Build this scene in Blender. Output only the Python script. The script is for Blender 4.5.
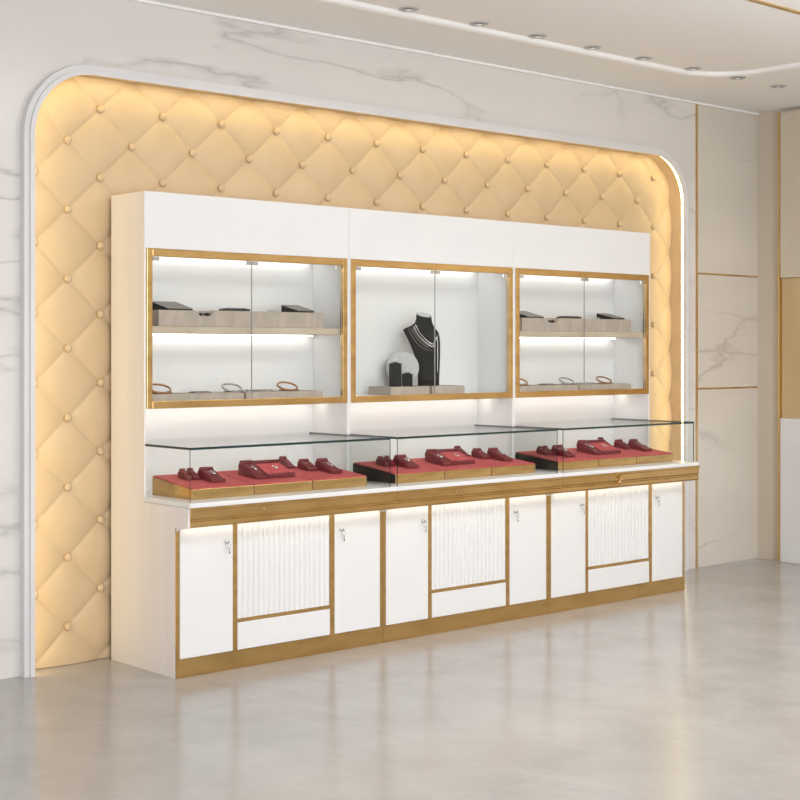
import bpy, bmesh, math, random
from mathutils import Vector, Matrix
random.seed(4)
PI = math.pi
C = bpy.context.scene.collection
for o in list(bpy.data.objects): bpy.data.objects.remove(o)

# ------------------------------------------------------------------ camera
YAW = 0.728
cam_d = bpy.data.cameras.new('camera'); cam = bpy.data.objects.new('camera', cam_d); C.objects.link(cam)
cam.location = (-3.70, -6.283, 1.5)
cam.rotation_euler = (PI/2, 0, -YAW)
cam_d.sensor_width = 36; cam_d.lens = 1466.756/800*36
cam_d.shift_y = (351.25-400)/800
cam_d.clip_start = .05; cam_d.clip_end = 200
bpy.context.scene.camera = cam

# ------------------------------------------------------------------ light
sc = bpy.context.scene
sc.view_settings.view_transform = 'Standard'; sc.view_settings.look = 'None'
sc.view_settings.gamma = 1; sc.view_settings.use_curve_mapping = False
sc.view_settings.exposure = 0.0
w = bpy.data.worlds.new('world'); sc.world = w; w.use_nodes = True
w.node_tree.nodes['Background'].inputs[0].default_value = (.975, .988, 1, 1)
w.node_tree.nodes['Background'].inputs[1].default_value = 1.2
def area(name, loc, rot, sx, sy, power, col):
    d = bpy.data.lights.new(name, 'AREA'); d.shape = 'RECTANGLE'; d.size = sx; d.size_y = sy
    d.energy = power; d.color = col
    o = bpy.data.objects.new(name, d); C.objects.link(o); o.location = loc; o.rotation_euler = rot
    return o
area('added_fill_down', (1.6, -3.6, 3.2), (0, 0, 0), 5.0, 1.6, 78, (1, .985, .97))  # added unseen fill, brightens the floor and cabinet fronts
area('added_fill_up', (3.0, -3.7, 2.65), (PI, 0, 0), 4.0, .8, 85, (1, .99, .985))  # added unseen fill, turned upwards to lighten the ceiling
area('shop_window_daylight', (-2.6, -8.6, 1.9), (math.radians(82), 0, math.radians(-25)), 4.5, 2.6, 205, (.99, .99, 1))

# ------------------------------------------------------------------ materials
M = {}
def mat(name, col, rough=.5, metal=0, spec=.5, emit=None, strength=0, coat=0, alpha=1):
    m = bpy.data.materials.new(name); m.use_nodes = True
    b = m.node_tree.nodes['Principled BSDF']
    b.inputs['Base Color'].default_value = (*col, 1); b.inputs['Roughness'].default_value = rough
    b.inputs['Metallic'].default_value = metal; b.inputs['Specular IOR Level'].default_value = spec
    b.inputs['Coat Weight'].default_value = coat
    if emit: b.inputs['Emission Color'].default_value = (*emit, 1); b.inputs['Emission Strength'].default_value = strength
    M[name] = m
    return m
def nodes(m): return m.node_tree.nodes, m.node_tree.links, m.node_tree.nodes['Principled BSDF']
def noise_bump(m, scale, strength, dist=.002, stretch=None):
    n, l, b = nodes(m)
    tc = n.new('ShaderNodeTexCoord'); mp = n.new('ShaderNodeMapping')
    if stretch: mp.inputs['Scale'].default_value = stretch
    t = n.new('ShaderNodeTexNoise'); t.inputs['Scale'].default_value = scale; t.inputs['Detail'].default_value = 3
    bp = n.new('ShaderNodeBump'); bp.inputs['Strength'].default_value = strength; bp.inputs['Distance'].default_value = dist
    l.new(tc.outputs['Object'], mp.inputs[0]); l.new(mp.outputs[0], t.inputs['Vector'])
    l.new(t.outputs['Fac'], bp.inputs['Height']); l.new(bp.outputs[0], b.inputs['Normal'])
    return t
def tint_noise(m, c1, c2, scale, stretch=(1, 1, 1), lo=.35, hi=.65, detail=4):
    n, l, b = nodes(m)
    tc = n.new('ShaderNodeTexCoord'); mp = n.new('ShaderNodeMapping'); mp.inputs['Scale'].default_value = stretch
    t = n.new('ShaderNodeTexNoise'); t.inputs['Scale'].default_value = scale; t.inputs['Detail'].default_value = detail
    r = n.new('ShaderNodeValToRGB'); r.color_ramp.elements[0].position = lo; r.color_ramp.elements[1].position = hi
    r.color_ramp.elements[0].color = (*c1, 1); r.color_ramp.elements[1].color = (*c2, 1)
    l.new(tc.outputs['Object'], mp.inputs[0]); l.new(mp.outputs[0], t.inputs['Vector']); l.new(t.outputs['Fac'], r.inputs[0])
    l.new(r.outputs[0], b.inputs['Base Color'])

m = mat('white_lacquer', (.76, .76, .76), .32); tint_noise(m, (.755, .755, .76), (.775, .775, .775), 3)
m = mat('cream_laminate', (.78, .74, .69), .4); tint_noise(m, (.79, .735, .71), (.82, .77, .75), 14, (1, 1, .08)); 
m = mat('white_trim', (.78, .77, .76), .35); tint_noise(m, (.69, .68, .69), (.73, .72, .725), 2)
m = mat('ceiling_paint', (.88, .875, .865), .8); noise_bump(m, 60, .05)
m = mat('gold_metal', (.70, .46, .18), .24, 1); tint_noise(m, (.55, .35, .135), (.68, .45, .19), 5, (1, 1, 4)); 
m = mat('glint_gold', (.95, .72, .32), .15, 1); tint_noise(m, (.93, .68, .28), (.98, .78, .38), 8)
m = mat('gold_strip', (.72, .52, .25), .3, 1); tint_noise(m, (.68, .48, .22), (.76, .56, .28), 5)
m = mat('chrome', (.62, .62, .63), .18, 1); noise_bump(m, 50, .05)
m = mat('silver', (.78, .78, .78), .2, 1); noise_bump(m, 200, .4)
m = mat('grey_silver', (.42, .41, .40), .3, 1); noise_bump(m, 200, .4)
m = mat('rose_gold', (.40, .20, .09), .3, 1); noise_bump(m, 220, .6)
m = mat('dark_bezel', (.03, .03, .03), .4); noise_bump(m, 90, .1)
m = mat('taupe_suede', (.42, .36, .30), .85); tint_noise(m, (.39, .33, .28), (.46, .39, .33), 25, (1, 1, .3)); 
m = mat('taupe_shelf', (.50, .42, .32), .5); tint_noise(m, (.46, .38, .28), (.53, .45, .35), 10, (.3, 1, 1))
m = mat('black_velvet', (.006, .006, .006), .85); noise_bump(m, 150, .3)
m = mat('grey_leather', (.22, .20, .18), .5); noise_bump(m, 120, .3)
m = mat('mirror_grey', (.48, .48, .48), .4, .1); noise_bump(m, 4, .02)
m = mat('red_velvet', (.52, .055, .065), .75); tint_noise(m, (.47, .075, .08), (.55, .105, .11), 30)
b = m.node_tree.nodes['Principled BSDF']; b.inputs['Specular IOR Level'].default_value = .2
m = mat('dark_red_leather', (.15, .006, .012), .42); noise_bump(m, 120, .25)
m = mat('tan_fabric', (.56, .40, .22), .8); tint_noise(m, (.53, .38, .20), (.60, .44, .25), 8, (1, 1, .1))
m = mat('cool_led', (.1, .1, .1), .5, emit=(1, .97, .93), strength=8)
m = mat('warm_led', (.1, .1, .1), .5, emit=(1, .88, .70), strength=6)
m = mat('under_led', (.1, .1, .1), .5, emit=(1, .92, .80), strength=9)
m = mat('cove_led', (.1, .1, .1), .5, emit=(1, .82, .38), strength=12)
m = mat('lamp_lens', (.5, .5, .5), .4, emit=(1, .95, .88), strength=.35)
for k in ('cool_led', 'warm_led', 'under_led', 'cove_led', 'lamp_lens'): noise_bump(M[k], 40, .02)

# tufted upholstery
m = mat('beige_leather', (.62, .46, .28), .45); tint_noise(m, (.605, .445, .272), (.635, .475, .295), 6)
t = noise_bump(m, 110, .12, .001)

# marble
def marble(name, base, base2, vein, rough=.12, off=(0, 0, 0), rot=52):
    m = mat(name, base, rough, 0, .5); n, l, b = nodes(m)
    tc = n.new('ShaderNodeTexCoord')
    mp = n.new('ShaderNodeMapping'); mp.inputs['Rotation'].default_value = (0, math.radians(rot), 0)
    mp.inputs['Scale'].default_value = (.42, 1, 1.7); mp.inputs['Location'].default_value = off
    l.new(tc.outputs['Object'], mp.inputs[0])
    n1 = n.new('ShaderNodeTexNoise'); n1.inputs['Scale'].default_value = 1.1; n1.inputs['Detail'].default_value = 7
    n1.inputs['Roughness'].default_value = .5; n1.inputs['Distortion'].default_value = .25
    l.new(mp.outputs[0], n1.inputs['Vector'])
    s = n.new('ShaderNodeMath'); s.operation = 'SUBTRACT'; s.inputs[1].default_value = .5; l.new(n1.outputs['Fac'], s.inputs[0])
    a = n.new('ShaderNodeMath'); a.operation = 'ABSOLUTE'; l.new(s.outputs[0], a.inputs[0])
    r = n.new('ShaderNodeValToRGB'); r.color_ramp.elements[0].position = 0; r.color_ramp.elements[0].color = (1, 1, 1, 1)
    r.color_ramp.elements[1].position = .022; r.color_ramp.elements[1].color = (0, 0, 0, 1)
    e = r.color_ramp.elements.new(.006); e.color = (.45, .45, .45, 1)
    l.new(a.outputs[0], r.inputs[0])
    n2 = n.new('ShaderNodeTexNoise'); n2.inputs['Scale'].default_value = 1.3; n2.inputs['Detail'].default_value = 2
    l.new(mp.outputs[0], n2.inputs['Vector'])
    r2 = n.new('ShaderNodeValToRGB'); r2.color_ramp.elements[0].position = .38; r2.color_ramp.elements[1].position = .58
    l.new(n2.outputs['Fac'], r2.inputs[0])
    mu = n.new('ShaderNodeMath'); mu.operation = 'MULTIPLY'; l.new(r.outputs[0], mu.inputs[0]); l.new(r2.outputs[0], mu.inputs[1])
    n3 = n.new('ShaderNodeTexNoise'); n3.inputs['Scale'].default_value = 1.6; n3.inputs['Detail'].default_value = 5
    l.new(mp.outputs[0], n3.inputs['Vector'])
    r3 = n.new('ShaderNodeValToRGB'); r3.color_ramp.elements[0].position = .35; r3.color_ramp.elements[1].position = .7
    r3.color_ramp.elements[0].color = (*base2, 1); r3.color_ramp.elements[1].color = (*base, 1)
    l.new(n3.outputs['Fac'], r3.inputs[0])
    mx = n.new('ShaderNodeMixRGB'); l.new(mu.outputs[0], mx.inputs[0]); l.new(r3.outputs[0], mx.inputs[1]); mx.inputs[2].default_value = (*vein, 1)
    l.new(mx.outputs[0], b.inputs['Base Color'])
marble('marble', (.74, .71, .68), (.69, .66, .635), (.50, .475, .455), .22)
marble('marble_panel', (.68, .63, .56), (.64, .595, .53), (.48, .44, .39), .22, (3.1, 0, 1.4), 50)  # tan base carries the warm dim light at the right end
m = mat('beige_wall', (.60, .53, .43), .5); tint_noise(m, (.58, .51, .41), (.62, .55, .45), 5, (1, 1, .1))

# polished stone floor with faint joints
m = mat('floor_stone', (.5, .47, .45), .16, 0, .5); n, l, b = nodes(m)
tc = n.new('ShaderNodeTexCoord')
mp = n.new('ShaderNodeMapping'); mp.inputs['Rotation'].default_value = (0, 0, .5); mp.inputs['Scale'].default_value = (1, .85, 1); l.new(tc.outputs['Object'], mp.inputs[0])
n1 = n.new('ShaderNodeTexNoise'); n1.inputs['Scale'].default_value = 2.6; n1.inputs['Detail'].default_value = 10; n1.inputs['Roughness'].default_value = .66; n1.inputs['Distortion'].default_value = .4
l.new(mp.outputs[0], n1.inputs['Vector'])
r = n.new('ShaderNodeValToRGB'); r.color_ramp.elements[0].position = .32; r.color_ramp.elements[1].position = .70
r.color_ramp.elements[0].color = (.335, .322, .311, 1); r.color_ramp.elements[1].color = (.415, .401, .390, 1)
l.new(n1.outputs['Fac'], r.inputs[0])
sp = n.new('ShaderNodeSeparateXYZ'); l.new(tc.outputs['Object'], sp.inputs[0])
def joint(out, off, period):
    a = n.new('ShaderNodeMath'); a.operation = 'ADD'; a.inputs[1].default_value = 100*period-off; l.new(out, a.inputs[0])
    p = n.new('ShaderNodeMath'); p.operation = 'MODULO'; p.inputs[1].default_value = period; l.new(a.outputs[0], p.inputs[0])
    c = n.new('ShaderNodeMath'); c.operation = 'LESS_THAN'; c.inputs[1].default_value = .005; l.new(p.outputs[0], c.inputs[0])
    return c.outputs[0]
j1 = joint(sp.outputs[0], .08, 1.6); j2 = joint(sp.outputs[1], -1.15, 1.6)
mxj = n.new('ShaderNodeMath'); mxj.operation = 'MAXIMUM'; l.new(j1, mxj.inputs[0]); l.new(j2, mxj.inputs[1])
mj = n.new('ShaderNodeMath'); mj.operation = 'MULTIPLY'; mj.inputs[1].default_value = .22; l.new(mxj.outputs[0], mj.inputs[0])
mx = n.new('ShaderNodeMixRGB'); l.new(mj.outputs[0], mx.inputs[0]); l.new(r.outputs[0], mx.inputs[1]); mx.inputs[2].default_value = (.2, .18, .16, 1)
l.new(mx.outputs[0], b.inputs['Base Color'])
rr = n.new('ShaderNodeMapRange'); rr.inputs[3].default_value = .13; rr.inputs[4].default_value = .26; l.new(n1.outputs['Fac'], rr.inputs[0]); l.new(rr.outputs[0], b.inputs['Roughness'])

# glass: clear sheet with fresnel reflection
def glass(name, tint, ior):
    m = bpy.data.materials.new(name); m.use_nodes = True; n = m.node_tree.nodes; l = m.node_tree.links; n.clear()
    o = n.new('ShaderNodeOutputMaterial'); mx = n.new('ShaderNodeMixShader'); t = n.new('ShaderNodeBsdfTransparent'); t.inputs[0].default_value = (*tint, 1)
    g = n.new('ShaderNodeBsdfGlossy'); g.inputs['Roughness'].default_value = .01; lw = n.new('ShaderNodeLayerWeight'); lw.inputs[0].default_value = .5
    pw = n.new('ShaderNodeMath'); pw.operation = 'POWER'; pw.inputs[1].default_value = 5; l.new(lw.outputs['Facing'], pw.inputs[0])
    f = n.new('ShaderNodeMath'); f.operation = 'MULTIPLY_ADD'; f.inputs[1].default_value = .38; f.inputs[2].default_value = ior; l.new(pw.outputs[0], f.inputs[0])
    l.new(f.outputs[0], mx.inputs[0]); l.new(t.outputs[0], mx.inputs[1]); l.new(g.outputs[0], mx.inputs[2]); l.new(mx.outputs[0], o.inputs[0])
    M[name] = m
glass('clear_glass', (.99, .998, .994), .012)
m = mat('glass_edge', (.012, .035, .034), .15)
noise_bump(m, 30, .02)

# ------------------------------------------------------------------ helpers
class MB:
    def __init__(s): s.v = []; s.f = []; s.mi = []; s.sm = []
    def add(s, vs, fs, mi=0, smooth=False):
        k = len(s.v); s.v += [tuple(v) for v in vs]; s.f += [tuple(i+k for i in f) for f in fs]
        s.mi += [mi]*len(fs); s.sm += [smooth]*len(fs); return s
    def box(s, x0, x1, y0, y1, z0, z1, mi=0):
        x0, x1 = sorted((x0, x1)); y0, y1 = sorted((y0, y1)); z0, z1 = sorted((z0, z1))
        v = [(x, y, z) for z in (z0, z1) for y in (y0, y1) for x in (x0, x1)]
        return s.add(v, [(0, 2, 3, 1), (4, 5, 7, 6), (0, 1, 5, 4), (2, 6, 7, 3), (0, 4, 6, 2), (1, 3, 7, 5)], mi)
    def prism_x(s, prof, x0, x1, mi=0, smooth=False):     # profile of (y, z) swept along x
        n = len(prof); v = [(x0, y, z) for y, z in prof]+[(x1, y, z) for y, z in prof]
        s.add(v, [tuple(range(n)), tuple(range(2*n-1, n-1, -1))], mi)
        k = len(s.v)-2*n
        for i in range(n):
            j = (i+1) % n; s.f.append((k+i, k+n+i, k+n+j, k+j)); s.mi.append(mi); s.sm.append(smooth)
        return s
    def prism_y(s, prof, y0, y1, mi=0):                   # profile of (x, z) swept along y
        n = len(prof); v = [(x, y0, z) for x, z in prof]+[(x, y1, z) for x, z in prof]
        fs = [tuple(range(n)), tuple(range(2*n-1, n-1, -1))]+[(i, n+i, n+(i+1) % n, (i+1) % n) for i in range(n)]
        return s.add(v, fs, mi)
    def rings(s, rs, cap=True, smooth=True, mi=0):        # list of rings of equal length
        n = len(rs[0]); v = [p for r in rs for p in r]; fs = []
        for a in range(len(rs)-1):
            for i in range(n):
                j = (i+1) % n; fs.append((a*n+i, a*n+j, (a+1)*n+j, (a+1)*n+i))
        s.add(v, fs, mi, smooth)
        if cap:
            k = len(s.v)-len(v)
            s.f += [tuple(k+i for i in reversed(range(n))), tuple(k+(len(rs)-1)*n+i for i in range(n))]; s.mi += [mi]*2; s.sm += [False]*2
        return s
    def lathe(s, prof, n=24, c=(0, 0, 0), axis='z', cap=True, smooth=True, mi=0):
        rs = []
        for r_, h in prof:
            ring = []
            for i in range(n):
                a = 2*PI*i/n; p = (r_*math.cos(a), r_*math.sin(a), h)
                if axis == 'y': p = (p[0], p[2], -p[1])
                ring.append((p[0]+c[0], p[1]+c[1], p[2]+c[2]))
            rs.append(ring)
        return s.rings(rs, cap, smooth, mi)
    def tube(s, pts, r, n=8, closed=False, mi=0):
        pts = [Vector(p) for p in pts]; rs = []; N = len(pts)
        for i, p in enumerate(pts):
            a = pts[(i-1) % N] if (closed or i) else p; b_ = pts[(i+1) % N] if (closed or i < N-1) else p
            d = (b_-a).normalized(); up = Vector((0, 0, 1)) if abs(d.z) < .9 else Vector((1, 0, 0))
            u = d.cross(up).normalized(); w_ = d.cross(u).normalized()
            rs.append([tuple(p+(u*math.cos(2*PI*k/n)+w_*math.sin(2*PI*k/n))*r) for k in range(n)])
        if closed: rs.append(rs[0])
        return s.rings(rs, not closed, True, mi)
    def xf(s, mtx): s.v = [tuple(mtx @ Vector(v)) for v in s.v]; return s
    def build(s, name, mats, parent=None, bevel=0, loc=None, tri=False):
        if isinstance(mats, str): mats = [mats]
        me = bpy.data.meshes.new(name); me.from_pydata(s.v, [], s.f); 
        for k in mats: me.materials.append(M[k])
        for p, mi, sm in zip(me.polygons, s.mi, s.sm): p.material_index = mi; p.use_smooth = sm
        bm = bmesh.new(); bm.from_mesh(me)
        if tri: bmesh.ops.triangulate(bm, faces=[f for f in bm.faces if len(f.verts) > 4])
        bmesh.ops.recalc_face_normals(bm, faces=bm.faces); bm.to_mesh(me); bm.free()
        o = bpy.data.objects.new(name, me); C.objects.link(o)
        if parent: o.parent = parent
        if loc: o.location = loc
        if bevel:
            md = o.modifiers.new('bevel', 'BEVEL'); md.width = bevel; md.segments = 2; md.limit_method = 'ANGLE'; md.angle_limit = .6
        return o
def tag(o, label, cat, group=None):
    o['label'] = label; o['category'] = cat
    if group: o['group'] = group
    return o
def thing(name, label, cat, loc=(0, 0, 0), rz=0, group=None):
    o = bpy.data.objects.new(name, None); C.objects.link(o); o.location = loc; o.rotation_euler = (0, 0, rz); o.empty_display_size = .1
    return tag(o, label, cat, group)
def struct(o): o['kind'] = 'structure'; return o

# ------------------------------------------------------------------ room
CZ = 3.225          # soffit beside the wall
MZ = 3.252           # main ceiling
XW = 5.32           # right wall
YF = -.062          # front face of the marble wall
OL, OR, OT, RAD = -.457, 4.40, 2.812, .31
struct(MB().box(-9, 9, -10, .6, -.1, 0).build('floor', 'floor_stone'))
def arch(g=0, n=14):                                      # opening outline, grown outwards by g
    l_, r_, t_, rd = OL-g, OR+g, OT+g, RAD+g
    p = [(l_, 0)]
    p += [(l_+rd-rd*math.cos(a), t_-rd+rd*math.sin(a)) for a in [PI/2*i/n for i in range(n+1)]]
    p += [(r_-rd+rd*math.sin(a), t_-rd+rd*math.cos(a)) for a in [PI/2*i/n for i in range(n+1)]]
    return p+[(r_, 0)]
struct(MB().prism_y([(-5, 0)]+arch(.024)+[(4.585, 0), (4.585, CZ), (-5, CZ)], YF, -.048).build('wall_back', 'marble', tri=True))
# plain marble panels right of the upright gold strip
g = MB()
for z0, z1 in ((0, 1.234), (1.246, 2.034), (2.046, CZ)): g.box(4.605, XW, YF, -.048, z0, z1)
struct(g.build('wall_back_panels', 'marble_panel'))
struct(MB().box(-5, XW+.1, .06, .12, 0, CZ).build('wall_rear', 'beige_wall'))
struct(MB().box(4.585, 4.605, YF-.006, -.048, 0, CZ).build('trim_1', 'gold_strip'))
for k, z in ((2, 1.24), (3, 2.04)):
    struct(MB().box(4.605, XW, YF-.003, -.048, z-.006, z+.006).build('trim_%d' % k, 'gold_strip'))
# moulded white surround of the niche
a0, a1, a2 = arch(0), arch(.022), arch(.048)
g = MB()
def band(inner, outer, y0, y1):
    g.prism_y(inner+outer[::-1], y0, y1)
band(a0, a1, -.118, -.101); band(a1, a2, -.106, YF-.0005)
struct(g.build('trim_4', 'white_trim', tri=True))
# cove light tape behind the surround
lt = MB(); rib = arch(.013, 20)
v = [(x, -.1005, z) for x, z in rib]+[(x, -.074, z) for x, z in rib]; N = len(rib)
lt.add(v, [(i, i+1, N+i+1, N+i) for i in range(N-1)])
struct(lt.build('trim_5', 'cove_led'))
g = MB(); g.prism_y(arch(.014)+arch(.0215)[::-1], -.1008, .058)
struct(g.build('trim_8', 'beige_leather', tri=True))
# crown bead between wall and soffit
struct(MB().box(-5, XW-.005, YF-.018, YF-.0005, CZ-.014, CZ-.0003).build('trim_6', 'ceiling_paint'))
# right wall
struct(MB().box(XW, XW+.1, -10, .03, 0, MZ+.1).build('wall_right', 'beige_wall'))
# ceiling: soffit band along back and right walls, round inner corner, then the main plane
bx, by, br = 4.02, -.655, .34
inner = [(-5, by)]+[(bx-br+br*math.sin(a), by-br+br*math.cos(a)) for a in [PI/2*i/10 for i in range(11)]]+[(bx, -10)]
outl = inner+[(XW+.1, -10), (XW+.1, .1), (-5, .1)]
g = MB(); n_ = len(outl)
g.add([(x, y, CZ) for x, y in outl]+[(x, y, MZ+.05) for x, y in outl], [tuple(range(n_)), tuple(range(2*n_-1, n_-1, -1))]+[(i, n_+i, n_+(i+1) % n_, (i+1) % n_) for i in range(n_)])
o = struct(g.build('ceiling_soffit', 'ceiling_paint', tri=False, bevel=.026))
struct(MB().box(-5, XW+.1, -10, .1, MZ, MZ+.08).build('ceiling', 'ceiling_paint'))
struct(MB().box(-5, bx-.01, -2.015, -1.985, MZ-.008, MZ-.0005).build('trim_7', 'gold_strip'))

# built-in wall unit on the right wall
t = thing('wall_panel_unit', 'tall beige wall unit with tan middle panel at the right edge', 'wall panel', (XW, -.29, 0))
MB().box(-.055, -.001, -2.2, 0, 0.001, 1.025).build('lower_panel', 'white_trim', t, .003)
MB().box(-.055, -.001, -2.2, 0, 2.022, 3.2).build('upper_panel', 'beige_wall', t, .003)
MB().box(-.035, -.001, -2.2, -.0, 1.026, 2.021).build('fabric_panel', 'tan_fabric', t, .003)
MB().box(-.062, -.001, .001, .016, 0.001, 3.2).build('gold_edge', 'gold_strip', t)

# tufted panel
DX, DZ, XO, ZO = .3555, .333, -.213, .182
def puff(x, z):
    p = (x-XO)/DX; q = (z-ZO)/DZ
    u, v_ = p+q, p-q
    a = abs(math.sin(PI*u)); b_ = abs(math.sin(PI*v_))
    h = (a*b_)**.5
    # buttons pull the leather in
    du, dv = u-round(u), v_-round(v_)
    d = math.sqrt(((du+dv)/2*DX)**2+((du-dv)/2*DZ)**2)
    su = min(abs(u-round(u)), abs(v_-round(v_)))*.243
    pass
    return .022+.0018*math.exp(-su/.006)-.017*h*min(1, .35+d/.10)-.003*(1-math.exp(-(d/.03)**2))
tp = thing('tufted_panel', 'beige buttoned leather panel lining the recessed wall niche behind the cabinets', 'wall panel', (0, 0, 0))
x0, x1, z0, z1 = OL-.0135, OR+.0135, 0.002, OT+.0135; nx, nz = 660, 380
vs = [(x0+(x1-x0)*i/nx, puff(x0+(x1-x0)*i/nx, z0+(z1-z0)*j/nz)+.006, z0+(z1-z0)*j/nz) for j in range(nz+1) for i in range(nx+1)]
def inside(x, z):                                        # trim the sheet to the rounded niche
    for cx_, sg in ((OL+RAD, -1), (OR-RAD, 1)):
        if (x-cx_)*sg > 0 and z > OT-RAD and math.hypot(x-cx_, z-OT+RAD) > RAD+.0165: return False
    return True
fs = [(j*(nx+1)+i, j*(nx+1)+i+1, (j+1)*(nx+1)+i+1, (j+1)*(nx+1)+i) for j in range(nz) for i in range(nx) if inside(vs[j*(nx+1)+i][0], vs[j*(nx+1)+i][2])]
MB().add(vs, fs, 0, True).build('leather_padding', 'beige_leather', tp)
first = None
for i in range(-2, 28):
    x = XO+DX/2*i
    for j in range(0, 20):
        z = ZO+DZ/2*j
        if (i+j) % 2: continue
        if x < OL or x > OR or z > OT+.015: continue
        if x < OL+RAD and z > OT-RAD and math.hypot(x-OL-RAD, z-OT+RAD) > RAD-.01: continue
        if x > OR-RAD and z > OT-RAD and math.hypot(x-OR+RAD, z-OT+RAD) > RAD-.01: continue
        if 0.03 < x < 4.15 and z < 2.33: continue           # behind the cabinets
        if 3.9 < x < 4.2 and z < 1.0: continue
        if first is None:
            pr = [(.020*math.sin(a), -.014*math.cos(a)) for a in [PI/2*k/6 for k in range(1, 7)]]+[(.020, .006)]
            first = MB().lathe(pr, 16, axis='y').build('button', 'beige_leather', tp); b_o = first
        else:
            b_o = first.copy(); C.objects.link(b_o); b_o.parent = tp
        b_o.location = (x, .018, z)

# ceiling downlights
pos = [(412, 8), (481, 23), (539, 35.5), (593.5, 47), (643.5, 58), (692, 68.5), (735.5, 78), (776, 86.5)]
xs_dl = [1.247, 1.743, 2.195, 2.649, 3.106, 3.58, 4.038, 4.483]
words = ['first recessed downlight, nearest the camera end, over the left display window', 'second recessed downlight from the left on the ceiling',
         'third recessed downlight from the left on the ceiling', 'fourth recessed downlight from the left on the ceiling',
         'fifth recessed downlight, fourth from the right end of the ceiling row', 'sixth recessed downlight, third from the right end of the row',
         'seventh recessed downlight, next to last at the right end', 'last recessed downlight at the far right end of the ceiling row']
for i, x in enumerate(xs_dl):
    z = MZ if x < 3.95 else CZ
    yy = -.800
    if z == MZ: k = (MZ-1.5)/(3.224-1.5); x = -3.7+(x+3.7)*k; yy = -6.283+(yy+6.283)*k
    t = thing('ceiling_downlight', words[i], 'ceiling light', (x, yy, z), 0, 'recessed downlights in the ceiling row')
    MB().lathe([(.030, -.003), (.046, -.006), (.052, -.003), (.052, -.0005)], 28).build('rim', 'mirror_grey', t)
    MB().lathe([(.001, -.0068), (.030, -.0068), (.030, -.0058)], 24).build('lens', 'chrome', t)
    MB().lathe([(.001, -.0082), (.014, -.0082), (.014, -.0069)], 16).build('bulb', 'lamp_lens', t)

# ------------------------------------------------------------------ display cabinets
W = 1.255
def pane(x0, x1, y0, y1, z0, z1, name, parent, thin):
    g = MB().box(x0, x1, y0, y1, z0, z1)
    ax = {'x': (4, 5), 'y': (2, 3), 'z': (0, 1)}[thin]
    g.mi = [0 if (i in ax or name == 'side_pane' or (name == 'top_pane' and i == 3)) else 1 for i in range(6)]
    return g.build(name, ['clear_glass', 'glass_edge'], parent)
labels = ['left cabinet with two-level jewellery window, glass counter case and gold-edged white doors',
          'middle cabinet with one tall window holding a black bust, glass case and gold-edged doors',
          'right cabinet with two-level jewellery window and a zigzag gold glint on its moulding']
def lock(door, x, z):
    g = MB().lathe([(.010, 0), (.010, -.010), (.007, -.013), (.0005, -.013)], 16, (x, -.5965, z), 'y')
    g.box(x-.0025, x+.0025, -.620, -.6097, z-.006, z+.006)
    g.tube([(x+.004+.009*math.cos(a), -.615, z-.020+.011*math.sin(a)) for a in [2*PI*k/14 for k in range(14)]], .0014, 6, True)
    g.box(x+.003, x+.007, -.6165, -.6145, z-.058, z-.030)
    g.box(x+.0065, x+.0105, -.6165, -.6145, z-.056, z-.048)
    g.build('lock', 'chrome', door)
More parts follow.
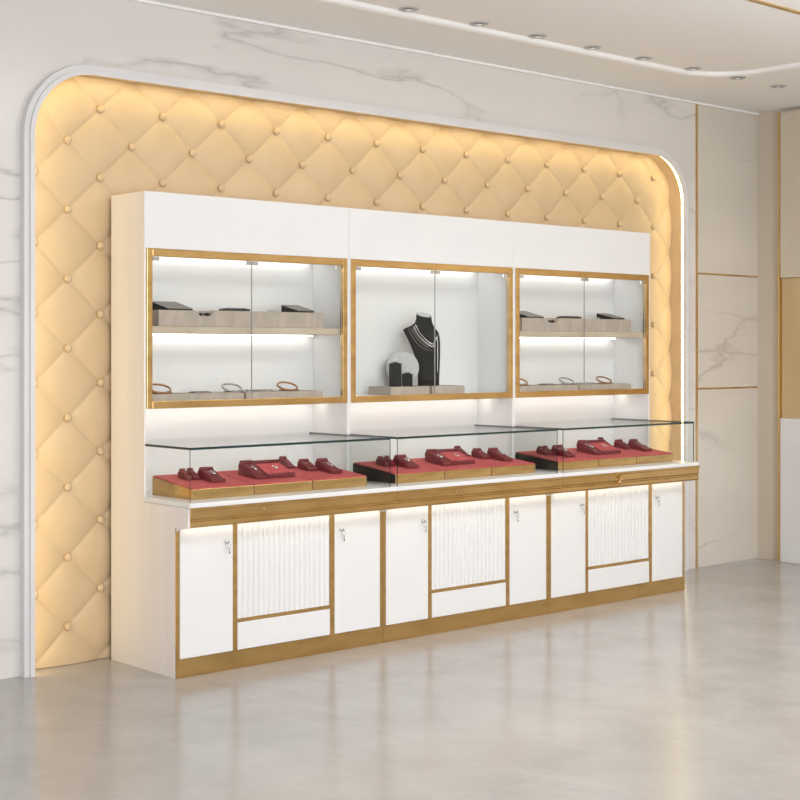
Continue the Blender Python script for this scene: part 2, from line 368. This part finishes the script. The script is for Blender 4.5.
def unit(i, shelf):
    U = thing('display_cabinet', labels[i], 'display cabinet', (W*i, 0, 0), 0, 'white and gold display cabinets standing side by side')
    e = .0008
    # sides with the stepped outline
    pf = [(-.019, 0), (-.585, 0), (-.585, .668), (-.600, .682), (-.640, .690), (-.688, .697), (-.688, .788), (-.317, .788), (-.317, 2.2565), (-.019, 2.2565)]
    for x0, x1 in ((e, .013), (W-.013, W-e)):
        MB().prism_x(pf, x0, x1).build('side_panel', 'cream_laminate' if x0 < .1 and i == 0 else 'white_lacquer', U, tri=True)
    MB().box(.0135, W-.0135, -.3168, -.019, 1.989, 2.257).box(e, W-e, -.320, -.3172, 1.989, 2.257).build('header_panel', 'white_lacquer', U)
    MB().box(.014, W-.014, -.032, -.019, .80, 1.988).build('back_panel', 'white_lacquer', U)
    # window frame
    g = MB(); y0, y1 = -.324, -.298
    g.box(.014, .044, y0, y1, 1.227, 1.988); g.box(W-.044, W-.014, y0, y1, 1.227, 1.988)
    g.box(.044, W-.044, y0, y1, 1.951, 1.988); g.box(.044, W-.044, y0, y1, 1.227, 1.262)
    g.build('window_frame', 'gold_metal', U, .0025)
    MB().box(.014, W-.014, -.2975, -.033, 1.228, 1.261).build('bottom_board', 'white_lacquer', U)
    # glass doors with their clamps
    for x0, x1, hx in ((.0445, W/2-.0015, (.052, W/2-.036)), (W/2+.0015, W-.0445, (W/2+.004, W-.084))):
        d = pane(x0, x1, -.3145, -.3085, 1.2635, 1.9495, 'glass_door', U, 'y')
        d.data.materials[1] = M['mirror_grey']
        for h in hx: MB().box(h, h+.032, -.3185, -.3055, 1.931, 1.9485).build('clamp', 'chrome', d)
    MB().box(.05, W-.05, -.075, -.060, 1.9795, 1.9875).build('led_strip', 'cool_led', U)
    if shelf:
        MB().box(.0145, W-.0145, -.296, -.0335, 1.586, 1.620).build('shelf', 'taupe_shelf', U, .002)
        MB().box(.05, W-.05, -.075, -.060, 1.579, 1.5855).build('led_strip', 'cool_led', U)
    MB().box(.03, W-.03, -.105, -.090, 1.2205, 1.2275).build('led_strip', 'under_led', U)
    # counter ledge, moulding, plinth, face frame
    MB().box(e-.0006, W-e+.0004, -.704, -.318, .7885, .811).box(.0135, W-.0135, -.3178, -.0335, .7885, .811).build('counter_ledge', 'white_lacquer', U, .003)
    prof = [(-.600, .7878), (-.702, .7878), (-.702, .778), (-.698, .774), (-.697, .742), (-.694, .736), (-.6885, .733), (-.6885, .727), (-.694, .724), (-.694, .706), (-.690, .698), (-.660, .6925), (-.600, .6925)]
    x0 = .0135 if i == 0 else e
    x1 = W+.012 if i == 2 else W-e
    MB().prism_x(prof, x0, x1).build('moulding', 'gold_metal', U, tri=True)
    MB().box(.03, W-.03, -.628, -.612, .6892, .6922).build('led_strip', 'warm_led', U)
    g = MB(); y0, y1 = -.592, -.5855
    cols = [e, .019, .314, .342, .903, .933, 1.232, W-e]
    for a, b_ in ((0, 1), (2, 3), (4, 5), (6, 7)): g.box(cols[a], cols[b_], y0, y1, .0865, .692)
    g.box(.342, .903, y0, y1, .217, .235)
    g.build('face_frame', 'gold_metal', U)
    MB().box(e, W-e, -.595, -.5855, .0005, .086).build('plinth', 'gold_metal', U)
    MB().box(.0135, W-.0135, -.5845, -.40, .012, .70).build('base_box', 'white_lacquer', U)
    for x0, x1, lx in ((.0195, .3135, .275), (.9335, 1.2315, .972)):
        d = MB().box(x0, x1, -.596, -.585, .0875, .6915).build('door', 'white_lacquer', U, .002)
        lock(d, lx, .607)
    # reeded panel
    n_r = 18; wd = (.9025-.3425)/n_r; pr = [(.3425, -.585)]
    for k in range(n_r):
        for q in range(8):
            a = PI*q/8; pr.append((.3425+wd*(k+.5)-wd/2*math.cos(a), -.588-.0075*math.sin(a)))
    pr += [(.9025, -.588), (.9025, -.585)]
    g = MB(); n_ = len(pr)
    g.add([(x, y, .2355) for x, y in pr]+[(x, y, .6915) for x, y in pr], [tuple(range(n_)), tuple(range(2*n_-1, n_-1, -1))]+[(k, n_+k, n_+(k+1) % n_, (k+1) % n_) for k in range(n_)])
    g.build('reeded_panel', 'white_lacquer', U, tri=True)
    MB().box(.3425, .9025, -.5955, -.585, .0875, .2165).build('drawer_front', 'white_lacquer', U, .002)
    for sx in (.42, .99): MB().lathe([(.004, 0), (.004, -.003), (.0005, -.0035)], 10, (sx, -.6975, .757), 'y').build('stud', 'chrome', U)
    # glass case on the counter
    gx0, gx1 = .007, 1.213
    pane(gx0, gx1, -.6995, -.0335, 1.052, 1.063, 'top_pane', U, 'z')
    pane(gx0, gx0+.006, -.692, -.320, .8115, 1.0515, 'side_pane', U, 'x')
    pane(gx1-.006, gx1, -.692, -.320, .8115, 1.0515, 'side_pane', U, 'x')
    pane(gx0, gx1, -.6985, -.6925, .8115, 1.0515, 'front_pane', U, 'y')
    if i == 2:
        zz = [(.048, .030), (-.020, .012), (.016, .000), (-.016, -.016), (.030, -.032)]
        MB().tube([(.50+a, -.7045, .748+b_) for a, b_ in zz], .0042, 8).build('glint_mark', 'glint_gold', U)  # glint on the gold moulding, modelled as a solid zigzag
    return U
for i, s in enumerate((True, False, True)): unit(i, s)

# ------------------------------------------------------------------ trays and red displays in the glass cases
SL = .117
side = ['left', 'middle', 'right']
def ztop(y): return .862+(y+.577)*SL
TW = (1.165-.098)/3
for i in range(3):
    for k in range(3):
        x0 = W*i+.098+TW*k; x1 = x0+TW-.005
        t = thing('jewelry_tray', 'gold-sided red velvet tray, %s of three in the %s glass counter case' % (side[k], side[i]), 'tray', (x0, -.577, .8117), 0, 'red velvet trays in the glass counter cases')
        g = MB().prism_x([(0, 0), (.342, 0), (.342, .0865), (0, .0465)], 0, x1-x0)
        g.build('body', 'gold_metal', t, .001)
        if k == 0 and i: MB().prism_x([(.0005, .0005), (.3415, .0005), (.3415, .086), (.0005, .046)], -.0012, -.0001).build('dark_reflection', 'black_velvet', t)['label'] = 'dark reflection on the tray end'  # dark reflection in the gold tray end, put in as a black sheet
        MB().prism_x([(.003, .0475), (.339, .0868), (.339, .0915), (.003, .0522)], .002, x1-x0-.002).build('velvet_top', 'red_velvet', t, .001)
def zt2(y): return ztop(y)+.0028
def ramp(x0, x1, y0, y1, hb, hf, lip):                   # y0 front, y1 back (local mesh, origin front left)
    L = y1-y0
    prof = [(0, 0), (L, L*SL), (L+.002, L*SL+hb*.8), (L-.006, L*SL+hb), (L-.020, L*SL+hb), (L-.032, L*SL+hb*.9), (.012, hf+.004), (.004, hf+lip), (-.002, hf+lip*.5), (-.003, .002)]
    return MB().prism_x(prof, 0, x1-x0)
items = [
 ('ring_stand', .183, .216, -.400, -.325, .030, .016, .002, 'small dark red ring stand', None),
 ('ring_stand', .224, .256, -.405, -.330, .032, .014, .002, 'slim dark red ring stand', None),
 ('jewelry_ramp', .268, .346, -.488, -.368, .040, .012, .006, 'sloped dark red ramp with a pendant', 'p'),
 ('jewelry_ramp', .528, .598, -.482, -.338, .054, .012, .006, 'narrow tall dark red ramp', 'p'),
 ('jewelry_ramp', .606, .772, -.480, -.325, .047, .014, .006, 'wide dark red necklace ramp', 'p'),
 ('jewelry_block', .880, .922, -.290, -.195, .034, .008, .002, 'short dark red block', None),
 ('jewelry_ramp', .932, .992, -.385, -.292, .034, .014, .003, 'small dark red bracelet ramp', None),
 ('jewelry_ramp', 1.006, 1.074, -.482, -.345, .042, .012, .006, 'long dark red ramp', 'p')]
place = ['at the left end', 'second from the left end', 'beside the left seam', 'left of the wide ramp', 'at the centre', 'right of centre', 'on the right tray behind the seam', 'nearest the right end']
for i in range(3):
    for k, (nm, x0, x1, y0, y1, hb, hf, lip, lb, jw) in enumerate(items):
        t = thing(nm, '%s %s in the %s case' % (lb, place[k], side[i]), 'jewelry display', (W*i+x0, y0, zt2(y0)+.0006), 0, 'dark red jewelry displays in the glass counter cases')
        w_ = x1-x0; L = y1-y0
        ramp(x0, x1, y0, y1, hb, hf, lip).build('base', 'dark_red_leather', t, .003)
        MB().lathe([(.0005, 0), (.011, .002), (.011, w_-.006), (.0005, w_-.004)], 14).xf(Matrix.Translation((.003, L-.013, L*SL+hb+.002)) @ Matrix.Rotation(PI/2, 4, 'Y')).build('roll', 'dark_red_leather', t)
        # padded velvet inlay lying on the slope
        ya, yb = .018, L-.036; za = hf+.004+(ya-.012)/(L-.044)*(L*SL+hb*.9-hf-.004); zb = hf+.004+(yb-.012)/(L-.044)*(L*SL+hb*.9-hf-.004)
        MB().prism_x([(ya, za-.001), (yb, zb-.001), (yb, zb+.003), ((ya+yb)/2, (za+zb)/2+.0045), (ya, za+.003)], .008, w_-.008).build('cushion', 'red_velvet' if k == 4 else 'dark_red_leather', t, .001)
        if jw:
            ym = ya+(yb-ya)*.35; zm = za+(zb-za)*.35
            sl = (zb-za)/(yb-ya)
            g = MB(); g.lathe([(.0005, .002), (.006, .003), (.0075, .006), (.004, .010), (.0005, .0115)], 10)
            g.tube([(.009*math.cos(a), .016+.012*math.sin(a), .0045+(.012*math.sin(a)+.016)*sl) for a in [2*PI*q/16 for q in range(16)]], .0018, 6, True)
            o = g.build('pendant', 'silver', loc=(W*i+x0+w_*.55, y0+ym, zt2(y0)+zm+.0035))
            nth = {2: 'left', 3: 'centre-left', 4: 'wide centre', 7: 'right end'}[k]
            tag(o, 'tiny silver pendant lying on the %s red ramp of the %s glass case' % (nth, side[i]), 'pendant', 'silver pendants on the red ramps')

# ------------------------------------------------------------------ windows of the left and right cabinets
def bangle(x, y, z, r, mat_, label, rz=0, grp='bracelets in the display windows', name='bangle', double=False):
    g = MB()
    Mx = Matrix.Rotation(math.radians(28), 4, 'X')
    n = 26
    pts = [Mx @ Vector((r*math.cos(2*PI*q/n), r*.72*math.sin(2*PI*q/n), 0)) for q in range(n)]
    lo = min(p.z for p in pts)
    pts = [p+Vector((0, 0, -lo+.0042)) for p in pts]
    g.tube(pts, .0050, 8, True)
    pts2 = [Vector((r*.95*math.cos(2*PI*q/n)+.012, r*.70*math.sin(2*PI*q/n), .0036)) for q in range(n)]
    g.tube(pts2, .0034, 8, True)
    if double:
        for q in range(7): g.lathe([(.0005, -.006), (.005, -.002), (.005, .003), (.0005, .006)], 8, (r+.004+q*.010, -.010+.006*math.sin(q*2), .0065))
    o = g.build(name, mat_, loc=(x, y, z)); o.rotation_euler = (0, 0, rz)
    return tag(o, label, 'bracelet', grp)
def wedge(x, y, z, w_, l_, h, label):
    t = thing('display_ramp', label, 'jewelry display', (x, y, z), 0, 'dark ramps on the upper window shelves')
    MB().prism_x([(0, 0), (l_, 0), (l_, h), (0, .006)], 0, w_).build('base', 'black_velvet', t, .001)
    g = MB()
    for k in range(4):
        a = w_*(k+.06)/4; b_ = w_*(k+.94)/4
        g.prism_x([(0, .0065), (l_, h+.0005), (l_, h+.004), (0, .0095)], a, b_)
    g.build('slats', 'grey_leather', t)
for i in (0, 2):
    X = W*i; nm = side[i]; zs = 1.6205
    t = thing('display_tray', 'long taupe suede tray with a dip on the upper shelf of the %s window' % nm, 'tray', (X+.10, -.288, zs), 0, 'long taupe trays on the upper window shelves')
    prof = [(0, 0), (1.005, 0), (1.005, .077), (.330, .078), (.312, .070), (.300, .052), (.236, .052), (.226, .070), (.210, .078), (0, .078)]
    MB().prism_y(prof, 0, .19).build('body', 'taupe_suede', t, .0015, tri=True)
    MB().box(.34, .995, .008, .182, .0783, .0805).build('pad', 'taupe_shelf', t)
    zt = zs+.0812
    wedge(X+.155, -.280, zs+.0785, .145, .15, .042, 'dark slatted ramp at the left end of the %s window upper tray' % nm)
    wedge(X+.945, -.278, zt, .110, .14, .038, 'dark slatted ramp at the right end of the %s window upper tray' % nm)
    g = MB().box(.006, .05, 0, .02, .005, .012)
    for q in (.006, .050): g.lathe([(.0005, 0), (.010, .001), (.010, .014), (.0005, .015)], 10, (q, .01, 0))
    tag(g.build('jewelry_clasp', 'black_velvet', loc=(X+.340, -.279, zs+.0525)), 'tiny dark clasp in the dip of the %s window upper tray' % nm, 'jewelry', 'dark clasps in the tray dips')
    g = MB().box(0, .13, 0, .09, 0, .011).box(.012, .118, .012, .078, .011, .014)
    tag(g.build('jewelry_pad', 'dark_bezel', bevel=.001, loc=(X+.52, -.27, zt)), 'thin dark flat pad midway along the %s window upper tray' % nm, 'jewelry display', 'thin dark pads on the upper trays')
    g = MB()
    for q in range(5):
        g.tube([(q*.013, .004*math.sin(q*3), .004), (q*.013+.012, .010+.004*math.cos(q*2), .004+.003*(q % 2))], .0038, 6)
    tag(g.build('brooch', 'grey_silver', loc=(X+.75, -.278, zt)), 'small silver brooch left of the right ramp in the %s window' % nm, 'jewelry', 'silver brooches on the upper trays')
    # lower level
    zb = 1.2618
    for q, (a, b_) in enumerate(((.06, .598), (.612, 1.105))):
        t = thing('low_tray', 'low taupe tray, %s one at the bottom of the %s window' % (('left', 'right')[q], nm), 'tray', (X+a, -.288, zb), 0, 'low taupe trays at the bottom of the windows')
        MB().box(0, b_-a, 0, .19, 0, .030).build('body', 'taupe_suede', t, .0015)
        MB().box(.01, b_-a-.01, .008, .182, .0302, .033).build('pad', 'taupe_suede', t)
    zt = zb+.0335
    bangle(X+.150, -.215, zt, .060, 'rose_gold', 'coppery bangle pair at the left end of the %s window bottom tray' % nm)
    bangle(X+.575, -.215, zt, .054, 'grey_silver', 'silver bangle with beads at the centre of the %s window bottom tray' % nm, 0, double=True)
    bangle(X+.925, -.215, zt, .058, 'rose_gold', 'coppery bangle pair toward the right of the %s window bottom tray' % nm)
    g = MB()
    for q in range(9): g.tube([(q*.014, -.012+.010*math.sin(q*1.7), .0045+.004*abs(math.sin(q))), (q*.014+.013, -.012+.010*math.sin(q*1.7+1.7), .0045+.004*abs(math.sin(q+1)))], .0042, 6)
    tag(g.build('bracelet_chain', 'grey_silver', loc=(X+.685, -.24, zt)), 'silver link bracelet on the right low tray of the %s window' % nm, 'bracelet', 'silver link bracelets in the windows')
    tag(MB().box(0, .10, 0, .06, 0, .006).box(.01, .09, .01, .05, .006, .009).build('jewelry_pad', 'grey_leather', bevel=.001, loc=(X+.315, -.275, zt)), 'flat dark pad beside the coppery bangle in the %s window bottom' % nm, 'jewelry display', 'flat dark pads on the low trays')

# ------------------------------------------------------------------ middle window: bust, ring stands, discs
zb = 1.2618
for q, (a, b_) in enumerate(((1.575, 1.862), (1.884, 2.135))):
    t = thing('low_tray', 'taupe block tray under the %s in the middle window' % ('two black ring blocks' if q == 0 else 'right half of the black bust'), 'tray', (a, -.290, zb), 0, 'taupe block trays in the middle window')
    MB().box(0, b_-a, 0, .19, 0, .0415).build('body', 'taupe_suede', t, .0015)
    MB().box(.004, b_-a-.004, .004, .186, .0417, .0435).build('pad', 'taupe_suede', t)
ZB = zb+.044
VY = -.746
def at(s, d): return (math.cos(VY)*s-math.sin(VY)*d, math.sin(VY)*s+math.cos(VY)*d)
BS = 1.09
B = thing('necklace_bust', 'black velvet necklace bust with a slanted neck in the middle window', 'bust', (1.930, -.205, ZB), VY); B.scale = (BS, 1, BS)
prof = [  # z, left, right, half depth, depth offset
 (0, -.053, .057, .040, 0), (.04, -.054, .058, .040, 0), (.09, -.056, .060, .042, 0), (.13, -.063, .062, .044, 0), (.17, -.076, .063, .046, 0),
 (.21, -.092, .063, .046, .002), (.245, -.108, .061, .042, .004), (.272, -.122, .055, .034, .008), (.288, -.131, .046, .024, .012),
 (.297, -.120, .036, .026, .012), (.310, -.088, .029, .030, .010), (.325, -.068, .024, .031, .008), (.345, -.062, .019, .031, .006), (.365, -.061, .017, .032, .004)]
def ringat(z, l_, r_, hd, off, n=28, tilt=0):
    c_ = (l_+r_)/2; hw = (r_-l_)/2; out = []
    for k in range(n):
        a = 2*PI*k/n; ca, sa = math.cos(a), math.sin(a)
        x = c_+hw*math.copysign(abs(ca)**.9, ca); y = off+hd*math.copysign(abs(sa)**.8, sa)
        out.append((x, y, z+tilt*(-(x-c_)*.18+(y-off)*.35)))
    return out
tl = lambda z: max(0, min(1, (z-.31)/.05))
MB().rings([ringat(*p, tilt=tl(p[0])) for p in prof]).build('torso', 'black_velvet', B)
MB().rings([ringat(.3658, -.058, .014, .029, .004, tilt=1), ringat(.3688, -.056, .012, .027, .004, tilt=1)]).build('neck_cap', 'mirror_grey', B)
def surf(x, z):
    for a, b_ in zip(prof, prof[1:]):
        if a[0] <= z <= b_[0]:
            t_ = (z-a[0])/(b_[0]-a[0]); p = [u+(v_-u)*t_ for u, v_ in zip(a, b_)]; break
    else: p = prof[-1]
    c_ = (p[1]+p[2])/2; hw = (p[2]-p[1])/2; q = max(-.97, min(.97, (x-c_)/hw))
    ca = abs(q)**(1/.9); return p[4]-p[3]*(max(0, 1-ca*ca)**.5)**.8
def drape(pts, name, r, label, mt='silver'):
    out = []
    for a, b_ in zip(pts, pts[1:]):
        for q in range(8):
            t_ = q/8; x = a[0]+(b_[0]-a[0])*t_; z = a[1]+(b_[1]-a[1])*t_; out.append((x, surf(x, z)-r-.0012, z))
    x, z = pts[-1]; out.append((x, surf(x, z)-r-.0012, z))
    return out
def necklace(paths, r, label, name='necklace', mt='silver'):
    g = MB()
    for p in paths: g.tube(drape(p, name, r, label), r, 6)
    o = g.build(name, mt, loc=B.location); o.rotation_euler = (0, 0, VY); o.scale = B.scale
    tag(o, label, 'necklace', 'necklaces on the black bust')
necklace([[(-.066, .316), (-.045, .275), (-.020, .245), (.008, .222), (.022, .214), (.034, .226), (.048, .258)], [(-.074, .308), (-.052, .262), (-.024, .232), (.006, .210), (.022, .200), (.036, .216)]], .0024, 'silver V-shaped double chain on the front of the black bust')
necklace([[(-.100, .296), (-.085, .258), (-.060, .222), (-.030, .196), (0, .184), (.020, .182)]]+[[(-.094+.006*k, .298), (-.078+.007*k, .258+.004*k), (-.055+.007*k, .226+.005*k), (-.028+.006*k, .202+.005*k), (.004, .190+.005*k)] for k in range(1, 4)], .0014, 'wide dark mesh bib necklace below the silver chains', mt='grey_leather')
necklace([[(.046, .262), (.049, .22), (.049, .16), (.049, .11), (.049, .07)]], .0018, 'long silver strand hanging down the right side of the bust')
def block(loc, w_, h, label):
    t = thing('ring_block', label, 'jewelry display', loc, VY+.25, 'black ring blocks in the middle window')
    MB().box(-w_/2, w_/2, -.022, .022, 0, h).build('body', 'black_velvet', t, .002)
    MB().box(-w_*.25, w_*.25, -.012, .012, h+.0004, h+.006).build('slot_cushion', 'black_velvet', t, .001)
    g = MB().tube([(.011*math.cos(a), 0, h+.0165+.010*math.sin(a)) for a in [2*PI*q/16 for q in range(16)]], .0017, 6, True)
    o = g.build('ring', 'silver', loc=loc); o.rotation_euler = (0, 0, VY+.25)
    return tag(o, 'silver ring standing on the %s' % ('tall black ring block' if h > .1 else 'short black ring block'), 'ring', 'rings on the black blocks')
block((1.665, -.225, ZB), .062, .128, 'tall black ring block left of the short one, in the middle window')
block((1.748, -.232, ZB), .050, .070, 'short black ring block between the tall block and the bust')
def disc(loc, r, h, label):
    t = thing('round_plaque', label, 'display disc', loc, VY, 'round discs behind the ring blocks')
    n = 36
    # round plate cut flat at the bottom so that it stands
    a0_ = math.asin(min(1, (h-r)/r)) if h < 2*r else PI/2*.8; an = [-a0_+(PI+2*a0_)*q/n for q in range(n+1)]
    MB().prism_y([(r*math.cos(a), h-r+r*math.sin(a)) for a in an], -.004, .004).build('plate', 'mirror_grey', t, .001, tri=True)
    MB().box(-.03, .03, .0045, .030, 0, .006).build('foot', 'mirror_grey', t)
disc((1.800, -.135, ZB), .092, .192, 'large pale grey round disc behind the black ring blocks')
